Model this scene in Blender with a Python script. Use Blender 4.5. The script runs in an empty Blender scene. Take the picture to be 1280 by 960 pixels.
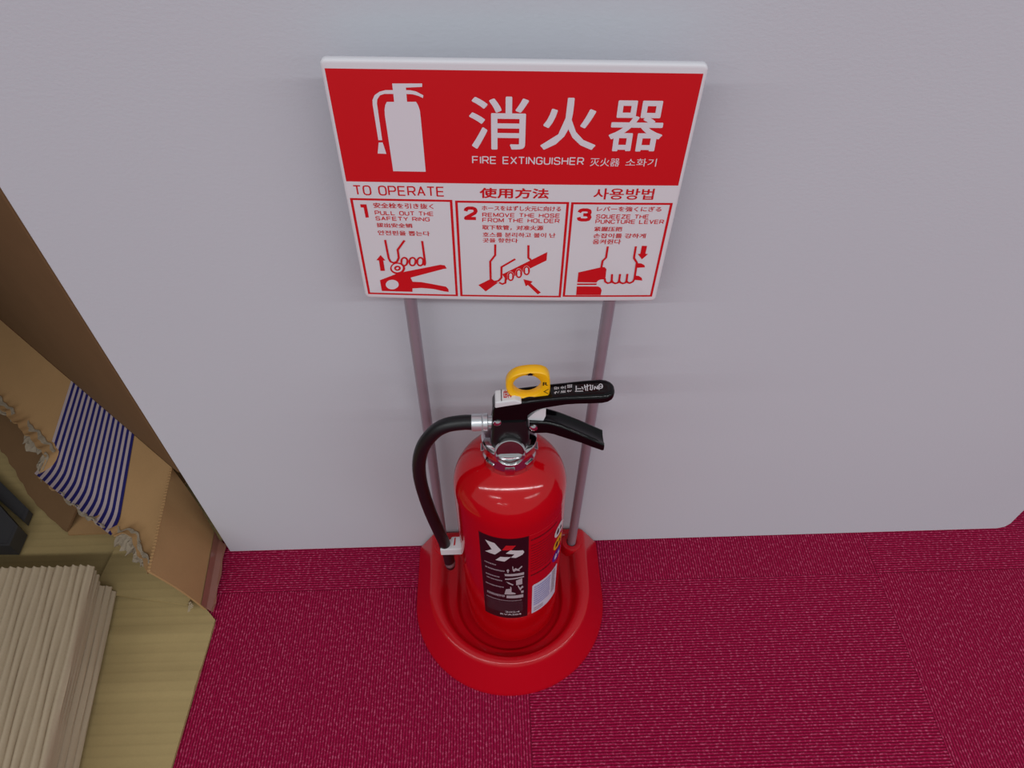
import bpy, bmesh, math, random
from mathutils import Vector, Matrix
from mathutils.geometry import tessellate_polygon

SC = bpy.context.scene
COL = SC.collection
PI = math.pi

# ------------------------------------------------------------------ camera, world, lights, exposure
cam_data = bpy.data.cameras.new('camera')
cam_data.sensor_width = 36.0
cam_data.lens = 893.617 / 1280 * 36.0
cam_data.clip_start = 0.02
cam = bpy.data.objects.new('camera', cam_data)
COL.objects.link(cam)
_r = Vector((0.9995, -0.0291, -0.0080)).normalized()
_f = Vector((0.0131, 0.6582, -0.7527)).normalized()
_u = _r.cross(_f).normalized()
_r = _f.cross(_u).normalized()
cam.matrix_world = Matrix(((_r.x, _u.x, -_f.x, -0.0235), (_r.y, _u.y, -_f.y, -0.5149), (_r.z, _u.z, -_f.z, 0.9437), (0, 0, 0, 1)))
SC.camera = cam

SC.view_settings.view_transform = 'Standard'
SC.view_settings.look = 'None'
SC.view_settings.gamma = 1.0
SC.view_settings.use_curve_mapping = False
SC.view_settings.exposure = 0.38

world = bpy.data.worlds.new('room_light')
SC.world = world
world.use_nodes = True
world.node_tree.nodes['Background'].inputs[0].default_value = (0.93, 0.985, 1.0, 1)
world.node_tree.nodes['Background'].inputs[1].default_value = 0.30

def area(name, loc, rot, sx, sy, power, col=(0.97, 1.0, 1.01)):
    d = bpy.data.lights.new(name, 'AREA')
    d.shape = 'RECTANGLE'; d.size = sx; d.size_y = sy; d.energy = power; d.color = col
    o = bpy.data.objects.new(name, d); COL.objects.link(o)
    o.location = loc; o.rotation_euler = rot
    return o
# the room's rows of ceiling tube lights, running parallel to the partition
area('ceiling_tube_near', (0.3, -2.1, 2.6), (0, 0, 0), 12.0, 0.07, 95)
area('ceiling_tube_middle', (-2.6, -3.9, 2.6), (0, 0, 0), 2.2, 0.07, 18)
area('ceiling_tube_middle', (5.0, -4.6, 2.6), (0, 0, 0), 5.0, 0.07, 40)
area('ceiling_tube_far', (-2.0, -7.2, 2.6), (0, 0, 0), 3.0, 0.07, 24)

# ------------------------------------------------------------------ helpers
def srgb(r, g, b):
    f = lambda c: (c / 255) / 12.92 if c <= 10 else ((c / 255 + 0.055) / 1.055) ** 2.4
    return (f(r), f(g), f(b), 1)

class NT:
    def __init__(s, name):
        s.m = bpy.data.materials.new(name); s.m.use_nodes = True
        s.t = s.m.node_tree; s.n = s.t.nodes; s.b = s.n['Principled BSDF']
    def add(s, kind, **kw):
        x = s.n.new('ShaderNode' + kind)
        for k, v in kw.items(): setattr(x, k, v)
        return x
    def link(s, a, b): s.t.links.new(a, b)
    def math(s, op, a, b=None):
        x = s.add('Math', operation=op)
        for i, v in enumerate((a, b)):
            if v is None: continue
            if isinstance(v, (int, float)): x.inputs[i].default_value = v
            else: s.link(v, x.inputs[i])
        return x.outputs[0]
    def mix(s, fac, a, b):
        x = s.add('Mix', data_type='RGBA')
        for i, v in ((0, fac), (6, a), (7, b)):
            if isinstance(v, (int, float, tuple)): x.inputs[i].default_value = v
            else: s.link(v, x.inputs[i])
        return x.outputs[2]
    def coord(s, which='Object'): return s.add('TexCoord').outputs[which]
    def noise(s, scale, detail=3, vec=None, rough=0.5):
        x = s.add('TexNoise'); x.inputs['Scale'].default_value = scale; x.inputs['Detail'].default_value = detail
        x.inputs['Roughness'].default_value = rough
        s.link(vec if vec is not None else s.coord(), x.inputs['Vector']); return x.outputs['Fac']
    def bump(s, h, strength, dist):
        x = s.add('Bump'); x.inputs['Strength'].default_value = strength; x.inputs['Distance'].default_value = dist
        s.link(h, x.inputs['Height']); s.link(x.outputs[0], s.b.inputs['Normal'])

def mat(name, col, rough=0.5, metal=0.0, coat=0.0, var=0.08, vscale=30, bump=0.0, bscale=300, spec=0.5, bdist=0.001):
    """Principled colour with a faint procedural mottling and optional bump."""
    k = NT(name)
    c2 = tuple(c * (1 - var) for c in col[:3]) + (1,)
    k.link(k.mix(k.noise(vscale), col, c2), k.b.inputs['Base Color'])
    k.b.inputs['Roughness'].default_value = rough; k.b.inputs['Metallic'].default_value = metal
    k.b.inputs['Coat Weight'].default_value = coat; k.b.inputs['Coat Roughness'].default_value = 0.04
    k.b.inputs['Specular IOR Level'].default_value = spec
    if bump: k.bump(k.noise(bscale, 4), bump, bdist)
    return k.m

def mesh_obj(name, verts, faces, m, parent=None, smooth=True, loc=None):
    me = bpy.data.meshes.new(name)
    me.from_pydata([tuple(v) for v in verts], [], [tuple(f) for f in faces])
    bm = bmesh.new(); bm.from_mesh(me); bmesh.ops.recalc_face_normals(bm, faces=bm.faces); bm.to_mesh(me); bm.free()
    if smooth:
        for p in me.polygons: p.use_smooth = True
    ms = m if isinstance(m, (list, tuple)) else [m]
    for x in ms: me.materials.append(x)
    o = bpy.data.objects.new(name, me); COL.objects.link(o)
    if parent: o.parent = parent; o.matrix_parent_inverse = Matrix.Translation(-parent.location) if parent.type == 'EMPTY' else Matrix.Identity(4)
    if loc: o.location = loc
    return o

def sharp(o, deg=35):
    o.data.set_sharp_from_angle(angle=math.radians(deg)); return o

def bevel(o, w, seg=2, ang=40):
    b = o.modifiers.new('bevel', 'BEVEL'); b.width = w; b.segments = seg; b.limit_method = 'ANGLE'; b.angle_limit = math.radians(ang)
    return o

def thing(name, label, cat, loc=(0, 0, 0), group=None):
    o = bpy.data.objects.new(name, None); COL.objects.link(o); o.location = loc; o.empty_display_size = 0.05
    return tag(o, label, cat, group)

def tag(o, label, cat, group=None):
    o['label'] = label; o['category'] = cat
    if group: o['group'] = group
    return o

class MB:
    """collects vertices and faces of ONE part"""
    def __init__(s): s.v = []; s.f = []
    def loft(s, rings, cap0=True, cap1=True, closed=True):
        base = len(s.v); n = len(rings[0])
        for r in rings: s.v += [tuple(p) for p in r]
        for i in range(len(rings) - 1):
            for j in range(n if closed else n - 1):
                a = base + i * n + j; b = base + i * n + (j + 1) % n
                s.f.append((a, b, b + n, a + n))
        if cap0: s.f.append(tuple(base + j for j in reversed(range(n))))
        if cap1: s.f.append(tuple(base + (len(rings) - 1) * n + j for j in range(n)))
        return s
    def box(s, x0, x1, y0, y1, z0, z1, fn=None):
        b = len(s.v)
        p = [(x, y, z) for z in (z0, z1) for y in (y0, y1) for x in (x0, x1)]
        s.v += [fn(Vector(q)) if fn else q for q in p]
        s.f += [tuple(b + i for i in q) for q in ((0, 2, 3, 1), (4, 5, 7, 6), (0, 1, 5, 4), (2, 6, 7, 3), (0, 4, 6, 2), (1, 3, 7, 5))]
        return s
    def lathe(s, prof, axis='z', c=(0, 0, 0), n=64, cap0=True, cap1=True):
        rings = []
        for r, h in prof:
            ring = []
            for j in range(n):
                a = 2 * PI * j / n; u, v = r * math.cos(a), r * math.sin(a)
                q = {'z': (u, v, h), 'x': (h, u, v), 'y': (u, h, v)}[axis]
                ring.append((c[0] + q[0], c[1] + q[1], c[2] + q[2]))
            rings.append(ring)
        return s.loft(rings, cap0, cap1)
    def tube(s, pts, r, n=24, cap=True):
        rings = []; up = Vector((0.13, 1, 0.07)).normalized()
        for i, p in enumerate(pts):
            a = pts[max(i - 1, 0)]; b = pts[min(i + 1, len(pts) - 1)]
            t = (b - a).normalized(); x = up.cross(t).normalized(); y = t.cross(x)
            rr = r(i / (len(pts) - 1)) if callable(r) else r
            rings.append([p + x * rr * math.cos(2 * PI * j / n) + y * rr * math.sin(2 * PI * j / n) for j in range(n)])
        return s.loft(rings, cap, cap)
    def prism(s, poly, fn, h0, h1):
        """2D outline extruded between h0 and h1; fn(u, v, h) -> 3D"""
        return s.loft([[fn(u, v, h) for u, v in poly] for h in (h0, h1)])
    def build(s, name, m, parent=None, smooth=True, ang=35):
        o = mesh_obj(name, s.v, s.f, m, parent, smooth)
        return sharp(o, ang) if smooth else o

def spline(ctrl, n=60):
    """Catmull-Rom through the control points"""
    P = [Vector(p) for p in ctrl]; P = [2 * P[0] - P[1]] + P + [2 * P[-1] - P[-2]]
    out = []; seg = len(P) - 3
    for k in range(n + 1):
        t = k / n * seg; i = min(int(t), seg - 1); t -= i
        a, b, c, d = P[i:i + 4]
        out.append(0.5 * ((2 * b) + (c - a) * t + (2 * a - 5 * b + 4 * c - d) * t * t + (3 * b - a - 3 * c + d) * t ** 3))
    return out

def flat_print(name, polys, fn, m, parent, lift, step=None, tris=None, holes=None):
    """thin print on a surface: 2D polygons (mm) laid on the surface by fn(u, v, lift)"""
    bm = bmesh.new()
    for i, poly in enumerate(polys):      # overlapping strokes lie a hair apart, never in one plane
        vs = [bm.verts.new((p[0], p[1], 0.007 * (i % 9))) for p in poly]
        for t in tessellate_polygon([[Vector((p[0], p[1], 0)) for p in poly]]):
            try: bm.faces.new([vs[j] for j in t])
            except ValueError: pass
    for i, (vv, ff) in enumerate(tris or ()):
        vs = [bm.verts.new((p[0], p[1], 0.016 * i)) for p in vv]
        for f in ff:
            try: bm.faces.new([vs[j] for j in f])
            except ValueError: pass
    if step:
        lo = min(v.co.x for v in bm.verts); hi = max(v.co.x for v in bm.verts)
        x = math.floor(lo / step) * step + step
        while x < hi:
            bmesh.ops.bisect_plane(bm, geom=bm.verts[:] + bm.edges[:] + bm.faces[:], plane_co=(x, 0, 0), plane_no=(1, 0, 0), dist=1e-5)
            x += step
    for v in bm.verts: v.co = fn(v.co.x, v.co.y, lift + v.co.z)
    me = bpy.data.meshes.new(name); bm.to_mesh(me); bm.free()
    me.materials.append(m)
    o = bpy.data.objects.new(name, me); COL.objects.link(o); o.parent = parent
    if parent.type == 'EMPTY': o.matrix_parent_inverse = Matrix.Translation(-parent.location)
    return o

def text_tris(s, u0, u1, v0, v1, bold=0.0, flip=False):
    """lettering outlines stretched to the rectangle u0..u1, v0..v1 (v downward)"""
    c = bpy.data.curves.new('lettering', 'FONT'); c.body = s; c.size = 1; c.offset = bold; c.resolution_u = 3
    o = bpy.data.objects.new('lettering', c); COL.objects.link(o)
    dg = bpy.context.evaluated_depsgraph_get(); dg.update()
    me = bpy.data.meshes.new_from_object(o.evaluated_get(dg))
    vv = [(v.co.x, v.co.y) for v in me.vertices]; ff = [tuple(p.vertices) for p in me.polygons]
    bpy.data.objects.remove(o); bpy.data.curves.remove(c); bpy.data.meshes.remove(me)
    x0 = min(v[0] for v in vv); x1 = max(v[0] for v in vv); y0 = min(v[1] for v in vv); y1 = max(v[1] for v in vv)
    out = []
    for x, y in vv:
        a = (x - x0) / (x1 - x0); b = (y1 - y) / (y1 - y0)
        if flip: a, b = 1 - a, 1 - b
        out.append((u0 + a * (u1 - u0), v0 + b * (v1 - v0)))
    return out, ff

def heavy_text(s, u0, u1, v0, v1, d):
    """the same lettering struck several times, d mm apart, for a heavier weight"""
    vv, ff = text_tris(s, u0 + d, u1 - d, v0 + d, v1 - d, 0.0)
    return [([(x + a * d, y + b * d) for x, y in vv], ff) for a, b in [(0, 0)] + [(math.cos(k * PI / 4 + PI / 8), math.sin(k * PI / 4 + PI / 8)) for k in range(8)]] if d else [(vv, ff)]

_C = [(1, .24), (.9, .06), (.7, 0), (.3, 0), (.08, .08), (0, .28), (0, .72), (.08, .92), (.3, 1), (.7, 1), (.9, .94), (1, .76)]
_O = [(.3, 0), (.7, 0), (.92, .08), (1, .28), (1, .72), (.92, .92), (.7, 1), (.3, 1), (.08, .92), (0, .72), (0, .28), (.08, .08), (.3, 0)]
_P = [(0, 1), (0, 0), (.75, 0), (.95, .1), (1, .28), (.95, .46), (.75, .55), (0, .55)]
GLYPH = {'A': [[(0, 1), (.5, 0), (1, 1)], [(.18, .66), (.82, .66)]], 'C': [_C], 'D': [[(0, 0), (.6, 0), (.9, .12), (1, .4), (1, .6), (.9, .88), (.6, 1), (0, 1), (0, 0)]],
         'E': [[(.95, 0), (0, 0), (0, 1), (.95, 1)], [(0, .5), (.88, .5)]], 'F': [[(.95, 0), (0, 0), (0, 1)], [(0, .5), (.86, .5)]], 'G': [_C + [(1, .52), (.58, .52)]],
         'H': [[(0, 0), (0, 1)], [(1, 0), (1, 1)], [(0, .5), (1, .5)]], 'I': [[(0, 0), (0, 1)]], 'L': [[(0, 0), (0, 1), (.92, 1)]], 'M': [[(0, 1), (0, 0), (.5, .9), (1, 0), (1, 1)]],
         'N': [[(0, 1), (0, 0), (1, 1), (1, 0)]], 'O': [_O], 'P': [_P], 'Q': [_O, [(.58, .7), (1, 1.04)]], 'R': [_P, [(.58, .55), (1, 1)]],
         'S': [[(.96, .23), (.88, .06), (.7, 0), (.3, 0), (.08, .07), (.02, .24), (.1, .42), (.3, .48), (.7, .52), (.92, .6), (1, .77), (.92, .94), (.7, 1), (.28, 1), (.08, .94), (0, .75)]],
         'T': [[(0, 0), (1, 0)], [(.5, 0), (.5, 1)]], 'U': [[(0, 0), (0, .72), (.08, .92), (.3, 1), (.7, 1), (.92, .92), (1, .72), (1, 0)]], 'V': [[(0, 0), (.5, 1), (1, 0)]],
         'X': [[(0, 0), (1, 1)], [(1, 0), (0, 1)]], 'Y': [[(0, 0), (.5, .52), (1, 0)], [(.5, .52), (.5, 1)]], 'Z': [[(0, 0), (1, 0), (0, 1), (1, 1)]],
         '2': [[(0, .3), (.07, .1), (.28, 0), (.72, 0), (.94, .1), (1, .28), (.9, .46), (.05, .92), (0, 1), (1, 1)]],
         '3': [[(0, .25), (.1, .07), (.3, 0), (.7, 0), (.92, .09), (.97, .26), (.9, .42), (.7, .48), (.4, .48)], [(.7, .48), (.93, .55), (1, .74), (.92, .93), (.7, 1), (.28, 1), (.06, .93), (0, .73)]]}
def wide_text(s, u0, u1, v0, v1, w):
    """wide sans lettering drawn in strokes of width w inside the rectangle"""
    adv = []; x = 0
    for ch in s:
        cw = 0.0 if ch in ' I' else (1.12 if ch == 'M' else 1.0)
        adv.append((x, cw)); x += cw + (0.85 if ch == ' ' else 0.40)
    k_ = (u1 - u0 - w) / (x - 0.40); polys = []
    for ch, (x, cw) in zip(s, adv):
        for line in GLYPH.get(ch, []):
            polys += stroke_polys([(u0 + w / 2 + (x + p[0] * cw) * k_, v0 + w / 2 + p[1] * (v1 - v0 - w)) for p in line], w)
    return polys

def stroke_polys(pts, w):
    out = []
    for a, b in zip(pts[:-1], pts[1:]):
        a = Vector(a); b = Vector(b); d = (b - a)
        if d.length < 1e-6: continue
        d.normalize(); n = Vector((-d.y, d.x)) * w / 2
        out.append([tuple(a + n), tuple(b + n), tuple(b - n), tuple(a - n)])
    for p in pts[1:-1]: out.append([(p[0] + w / 2 * math.cos(k * PI / 6), p[1] + w / 2 * math.sin(k * PI / 6)) for k in range(12)])   # round joins
    return out

def ring_polys(pts, w):
    cx = sum(p[0] for p in pts) / len(pts); cy = sum(p[1] for p in pts) / len(pts)
    inn = []
    for p in pts:
        d = Vector((p[0] - cx, p[1] - cy)); l = d.length
        d *= (l - w) / l; inn.append((cx + d.x, cy + d.y))
    n = len(pts)
    return [[pts[i], pts[(i + 1) % n], inn[(i + 1) % n], inn[i]] for i in range(n)]

# ------------------------------------------------------------------ materials
M = {}
M['red_paint'] = mat('red gloss paint', srgb(190, 4, 16), 0.10, var=0.05)
M['red_plastic'] = mat('red moulded plastic', srgb(188, 6, 24), 0.20, var=0.05)
M['sign_white'] = mat('white sign plastic', srgb(226, 224, 230), 0.4, var=0.02)
M['sign_red'] = mat('red sign print', srgb(214, 16, 26), 0.45, var=0.03)
M['print_white'] = mat('white sign print', srgb(226, 222, 230), 0.5, var=0.02)
M['pole'] = mat('grey coated steel tube', srgb(166, 152, 164), 0.35, metal=0.35, var=0.08)
M['chrome'] = mat('chrome plated metal', srgb(215, 212, 214), 0.10, metal=1.0, var=0.05)
M['silver'] = mat('bare aluminium', srgb(220, 222, 226), 0.32, metal=0.75, var=0.1, vscale=90)
M['black_gloss'] = mat('black gloss lacquer', srgb(7, 6, 8), 0.10, var=0.1, spec=0.28)
M['black_plastic'] = mat('black plastic', srgb(12, 12, 15), 0.35, var=0.15, vscale=120)
M['rubber'] = mat('black rubber', srgb(13, 12, 16), 0.42, var=0.2, vscale=120, bump=0.1, bscale=700, bdist=0.0004)
M['yellow'] = mat('yellow plastic', srgb(255, 192, 12), 0.38, var=0.04)
M['white_plastic'] = mat('white plastic', srgb(222, 222, 226), 0.4, var=0.03)
M['ink_white'] = mat('white ink', srgb(205, 200, 205), 0.5, var=0.02)
M['ink_black'] = mat('black ink', srgb(20, 8, 12), 0.5, var=0.1)
M['ink_red'] = mat('red ink', srgb(196, 16, 26), 0.5, var=0.03)
M['ink_dark_red'] = mat('dark red ink', srgb(96, 4, 14), 0.5, var=0.05)
M['label_black'] = mat('black label film', srgb(26, 8, 16), 0.35, var=0.1)
M['label_yellow'] = mat('yellow label print', srgb(222, 160, 20), 0.4, var=0.03)
M['label_blue'] = mat('violet blue label print', srgb(62, 30, 140), 0.4, var=0.03)
M['sticker'] = mat('pale sticker paper', srgb(205, 204, 222), 0.5, var=0.08, vscale=200)
M['ink_blue'] = mat('faint blue ink', srgb(130, 140, 196), 0.5, var=0.1)
M['glass'] = mat('gauge dome plastic', srgb(150, 118, 122), 0.12, metal=1.0, var=0.3, vscale=90)
M['grey_steel'] = mat('dark grey painted steel', srgb(66, 65, 68), 0.45, metal=0.2, var=0.12)
M['tape_clear'] = mat('glossy brown packing tape', srgb(150, 100, 86), 0.15, var=0.25, vscale=60)
M['torn_paper'] = mat('torn grey paper ply', srgb(158, 142, 122), 0.9, var=0.4, vscale=90, bump=0.3, bscale=140, bdist=0.003)

def cardboard(name, col, line_axis=None, pitch=0.0):
    k = NT(name)
    co = k.coord()
    n = k.noise(18, 5, co, 0.65); n2 = k.noise(420, 2, co)
    c = k.mix(n, col, tuple(x * 0.80 for x in col[:3]) + (1,))
    c = k.mix(k.math('MULTIPLY', n2, 0.22), c, tuple(x * 0.55 for x in col[:3]) + (1,))
    h = n2
    if line_axis is not None:
        sx = k.add('SeparateXYZ'); k.link(co, sx.inputs[0])
        w = k.math('SINE', k.math('MULTIPLY', sx.outputs[line_axis], 2 * PI / pitch))
        w = k.math('MULTIPLY', k.math('ADD', w, 1.0), 0.5)
        h = k.math('ADD', k.math('MULTIPLY', n2, 0.35), k.math('MULTIPLY', w, 0.8))
        brk = k.noise(26, 2, co)
        c = k.mix(k.math('MULTIPLY', k.math('MULTIPLY', k.math('POWER', w, 6.0), brk), 0.30), c, tuple(x * 0.5 for x in col[:3]) + (1,))
    k.link(c, k.b.inputs['Base Color']); k.b.inputs['Roughness'].default_value = 0.85
    k.b.inputs['Specular IOR Level'].default_value = 0.2
    k.bump(h, 0.25, 0.0006)
    return k.m
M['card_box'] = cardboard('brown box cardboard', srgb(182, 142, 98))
M['card_shaded'] = cardboard('shade darkened box cardboard', srgb(128, 96, 66))  # the box brown again, with shade put into its colour
M['card_sheet'] = cardboard('olive brown sheet cardboard', srgb(180, 156, 108), 1, 0.0125)
M['card_corr'] = cardboard('grey brown corrugated cardboard', srgb(188, 168, 142))
M['card_edge'] = cardboard('pale cardboard edge', srgb(196, 176, 146))

k = NT('navy and grey striped tape')
co = k.coord('UV'); sx = k.add('SeparateXYZ'); k.link(co, sx.inputs[0])
fr = k.math('FRACT', k.math('MULTIPLY', sx.outputs[0], 14.0))
edge = k.math('LESS_THAN', fr, 0.50)
k.link(k.mix(edge, srgb(176, 158, 160), srgb(30, 28, 96)), k.b.inputs['Base Color'])
k.b.inputs['Roughness'].default_value = 0.4
M['stripe_tape'] = k.m

# carpet tiles: ribs turn by a quarter from tile to tile
TILE = 0.5; SEAM_Y = -0.0645
k = NT('crimson ribbed carpet tiles')
co = k.coord(); sx = k.add('SeparateXYZ'); k.link(co, sx.inputs[0])
tx = k.math('DIVIDE', sx.outputs[0], TILE); ty = k.math('DIVIDE', k.math('SUBTRACT', sx.outputs[1], SEAM_Y), TILE)
par = k.math('FLOORED_MODULO', k.math('ADD', k.math('ADD', k.math('FLOOR', tx), k.math('FLOOR', ty)), 1.0), 2.0)   # 1 where ribs run towards the wall
cross = k.add('Mix', data_type='FLOAT'); k.link(par, cross.inputs[0]); k.link(sx.outputs[1], cross.inputs[2]); k.link(sx.outputs[0], cross.inputs[3])
along = k.add('Mix', data_type='FLOAT'); k.link(par, along.inputs[0]); k.link(sx.outputs[0], along.inputs[2]); k.link(sx.outputs[1], along.inputs[3])
RIB = 0.0035
wob = k.math('MULTIPLY', k.math('SUBTRACT', k.noise(90, 2, co), 0.5), 0.0012)
rib = k.math('SINE', k.math('MULTIPLY', k.math('ADD', cross.outputs[0], wob), 2 * PI / RIB))
rib = k.math('MULTIPLY', k.math('ADD', rib, 1.0), 0.5)
cv = k.add('CombineXYZ'); k.link(k.math('MULTIPLY', cross.outputs[0], 1.0 / RIB), cv.inputs[0]); k.link(k.math('MULTIPLY', along.outputs[0], 1.0 / 0.0042), cv.inputs[1]); k.link(par, cv.inputs[2])
loop = k.noise(1.0, 2, cv.outputs[0], 0.6)
spk = k.add('MapRange'); k.link(loop, spk.inputs[0]); spk.inputs[1].default_value = 0.50; spk.inputs[2].default_value = 0.72
patch = k.noise(9, 3, co)
c = k.mix(k.math('POWER', rib, 1.3), srgb(120, 2, 40), srgb(172, 18, 72))
c = k.mix(k.math('MULTIPLY', spk.outputs[0], rib), c, srgb(222, 100, 138))
c = k.mix(k.math('MULTIPLY', patch, 0.25), c, srgb(124, 0, 44))
# the seam between tiles
dx = k.math('ABSOLUTE', k.math('SUBTRACT', k.math('FRACT', k.math('ADD', tx, 0.5)), 0.5))
dy = k.math('ABSOLUTE', k.math('SUBTRACT', k.math('FRACT', k.math('ADD', ty, 0.5)), 0.5))
seam = k.math('LESS_THAN', k.math('MINIMUM', dx, dy), 0.0016)
c = k.mix(k.math('MULTIPLY', seam, 0.25), c, srgb(60, 0, 16))
k.link(c, k.b.inputs['Base Color']); k.b.inputs['Roughness'].default_value = 0.95; k.b.inputs['Specular IOR Level'].default_value = 0.15
k.bump(k.math('ADD', rib, k.math('MULTIPLY', loop, 0.9)), 0.8, 0.0012)
M['carpet'] = k.m

# wallpapered partition
k = NT('white embossed wallpaper')
co = k.coord()
mp = k.add('Mapping'); k.link(co, mp.inputs[0]); mp.inputs['Scale'].default_value = (1.0, 1.0, 1.5)
n1 = k.noise(260, 3, mp.outputs[0], 0.6); n0 = k.noise(2.5, 2, co)
k.link(k.mix(n0, srgb(203, 205, 213), srgb(198, 199, 208)), k.b.inputs['Base Color'])
k.b.inputs['Roughness'].default_value = 0.8; k.b.inputs['Specular IOR Level'].default_value = 0.25
k.bump(n1, 0.22, 0.0010)
M['wall'] = k.m

# ------------------------------------------------------------------ the setting
fl = mesh_obj('floor', [(-3, -3, 0), (4, -3, 0), (4, 3, 0), (-3, 3, 0), (-3, -3, -0.02), (4, -3, -0.02), (4, 3, -0.02), (-3, 3, -0.02)],
              [(0, 1, 2, 3), (4, 7, 6, 5), (0, 4, 5, 1), (1, 5, 6, 2), (2, 6, 7, 3), (3, 7, 4, 0)], M['carpet'], smooth=False)
fl['kind'] = 'structure'
WL, WR, WT = -0.428, 0.716, 0.062
mb = MB()
# outline with the right lower corner chipped round
mb.prism([(WL, 0), (WR - 0.014, 0), (WR - 0.004, 0.004), (WR, 0.013), (WR, 1.9), (WL, 1.9)], lambda u, v, h: (u, h, v), 0.0, WT)
wl = mb.build('wall_back', M['wall'], smooth=False); wl['kind'] = 'structure'
bevel(wl, 0.0012, 2)
# unseen wall added left of the frame to shade the cardboard corner
mb = MB().box(-1.07, -1.0, -0.40, 1.3, 0.0, 2.3)
o = mb.build('shade_wall_left', mat('grey of the added left shade wall', srgb(120, 114, 110), 0.85), smooth=False); o['kind'] = 'structure'
mb = MB().box(-1.0, 0.60, 1.1, 1.17, 0.0, 2.3)  # added far wall, out of view, keeps ambient light off the cardboard
o = mb.build('shade_wall_far', mat('grey of the added far shade wall', srgb(120, 114, 110), 0.85), smooth=False); o['kind'] = 'structure'
# ------------------------------------------------------------------ printed artwork, millimetres on its surface
ICON=[[(-88.1,23.1),(-67.9,22.7),(-66.6,25.3),(-65.7,29.3),(-65.6,34.8),(-65.5,78.3),(-89.9,78.3),(-90.7,33.4),(-90.4,29.1),(-89.5,25.5)],[(-82.9,9.8),(-62.5,9.5),(-62.8,11.9),(-73.9,12.6),(-73.9,14.4),(-74.1,23.1),(-83,23.2)],[(-74.3,14.4),(-71,14.4),(-67.2,15.2),(-62.4,17.9),(-62.8,19.9),(-65.8,18.4),(-69.6,17.3),(-74.4,17.1)],[(-82.3,14.5),(-88.2,14.6),(-92.3,15.8),(-96,18.4),(-97.9,22),(-98.2,25.6),(-97.8,52.6),(-95,52.6),(-95.1,24.4),(-94.5,21.4),(-92.3,18.4),(-89.1,17.3),(-82.4,17.2)],[(-97.8,54.5),(-94.9,54.4),(-93.3,63.7),(-99.7,63.5)]]
RED=[[(-109.9,159.8),(-106.5,165.5),(-108.4,165.6),(-108.3,177.1),(-112.1,177.3),(-112,165.7),(-114.2,165.5)],[(-114,188),(-99.7,180.6),(-90.8,177.4),(-60.3,168.9),(-56.5,169.5),(-55,173),(-57.8,173.5),(-87,184.1),(-85.7,188.8),(-77.9,189),(-66.8,191.4),(-56.8,193.7),(-54.9,196.7),(-54.8,199.9),(-58.2,199.4),(-68.3,196.7),(-78.5,195.8),(-86.5,196.6),(-86.9,200.7),(-113.9,200.6)],[(-119.4,108.9),(-114.5,108.8),(-114.3,121.3),(-116.9,121.7),(-117.1,112),(-119.4,111.8)],[(-90.6,173.7),(-91,175.4),(-91.8,177),(-93,178.4),(-94.5,179.5),(-96.1,180.2),(-97.8,180.5),(-99.4,180.3),(-100.9,179.7),(-102.2,178.7),(-103,177.4),(-103.5,175.8),(-103.5,174.1),(-103.1,172.5),(-102.3,170.9),(-101.1,169.5),(-99.7,168.4),(-98,167.8),(-96.4,167.5),(-94.7,167.7),(-93.3,168.2),(-92.1,169.2),(-91.2,170.5),(-90.7,172.1)],[(-28.4,191.1),(-18.2,184.3),(-16,186.8),(-11.1,187.9),(-22.1,198.5)],[(-7.6,178.5),(29.9,153.6),(29.7,162.6),(16.6,171.3),(-4.2,185.1)],[(10.7,183.7),(18.8,186.2),(17.2,188.5),(26.5,199),(23.9,201.3),(14.8,190.3),(13,191.9)],[(108,146.5),(112.3,146.7),(112.2,155),(114.5,155.3),(110.2,161),(105.8,155.2),(107.9,155)],[(57.7,175.6),(76.2,169.9),(79.5,169.5),(81.4,171.9),(81.7,183.3),(77.7,183.6),(75.6,184.8),(74.4,187.1),(57.7,186.8)],[(57.7,188.2),(74.8,188.1),(74.7,189.9),(57.7,190)],[(57.7,191.6),(76.3,191.6),(78.7,193.1),(80,196.4),(79.7,201.8),(57.9,201.8)],[(106.8,165.1),(110.4,165.5),(113.5,167.6),(114.1,169.8),(106.1,170.5)],[(106.6,179.2),(110.3,179.5),(113.2,181.8),(114.2,184.9),(106.9,184)]]
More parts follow.
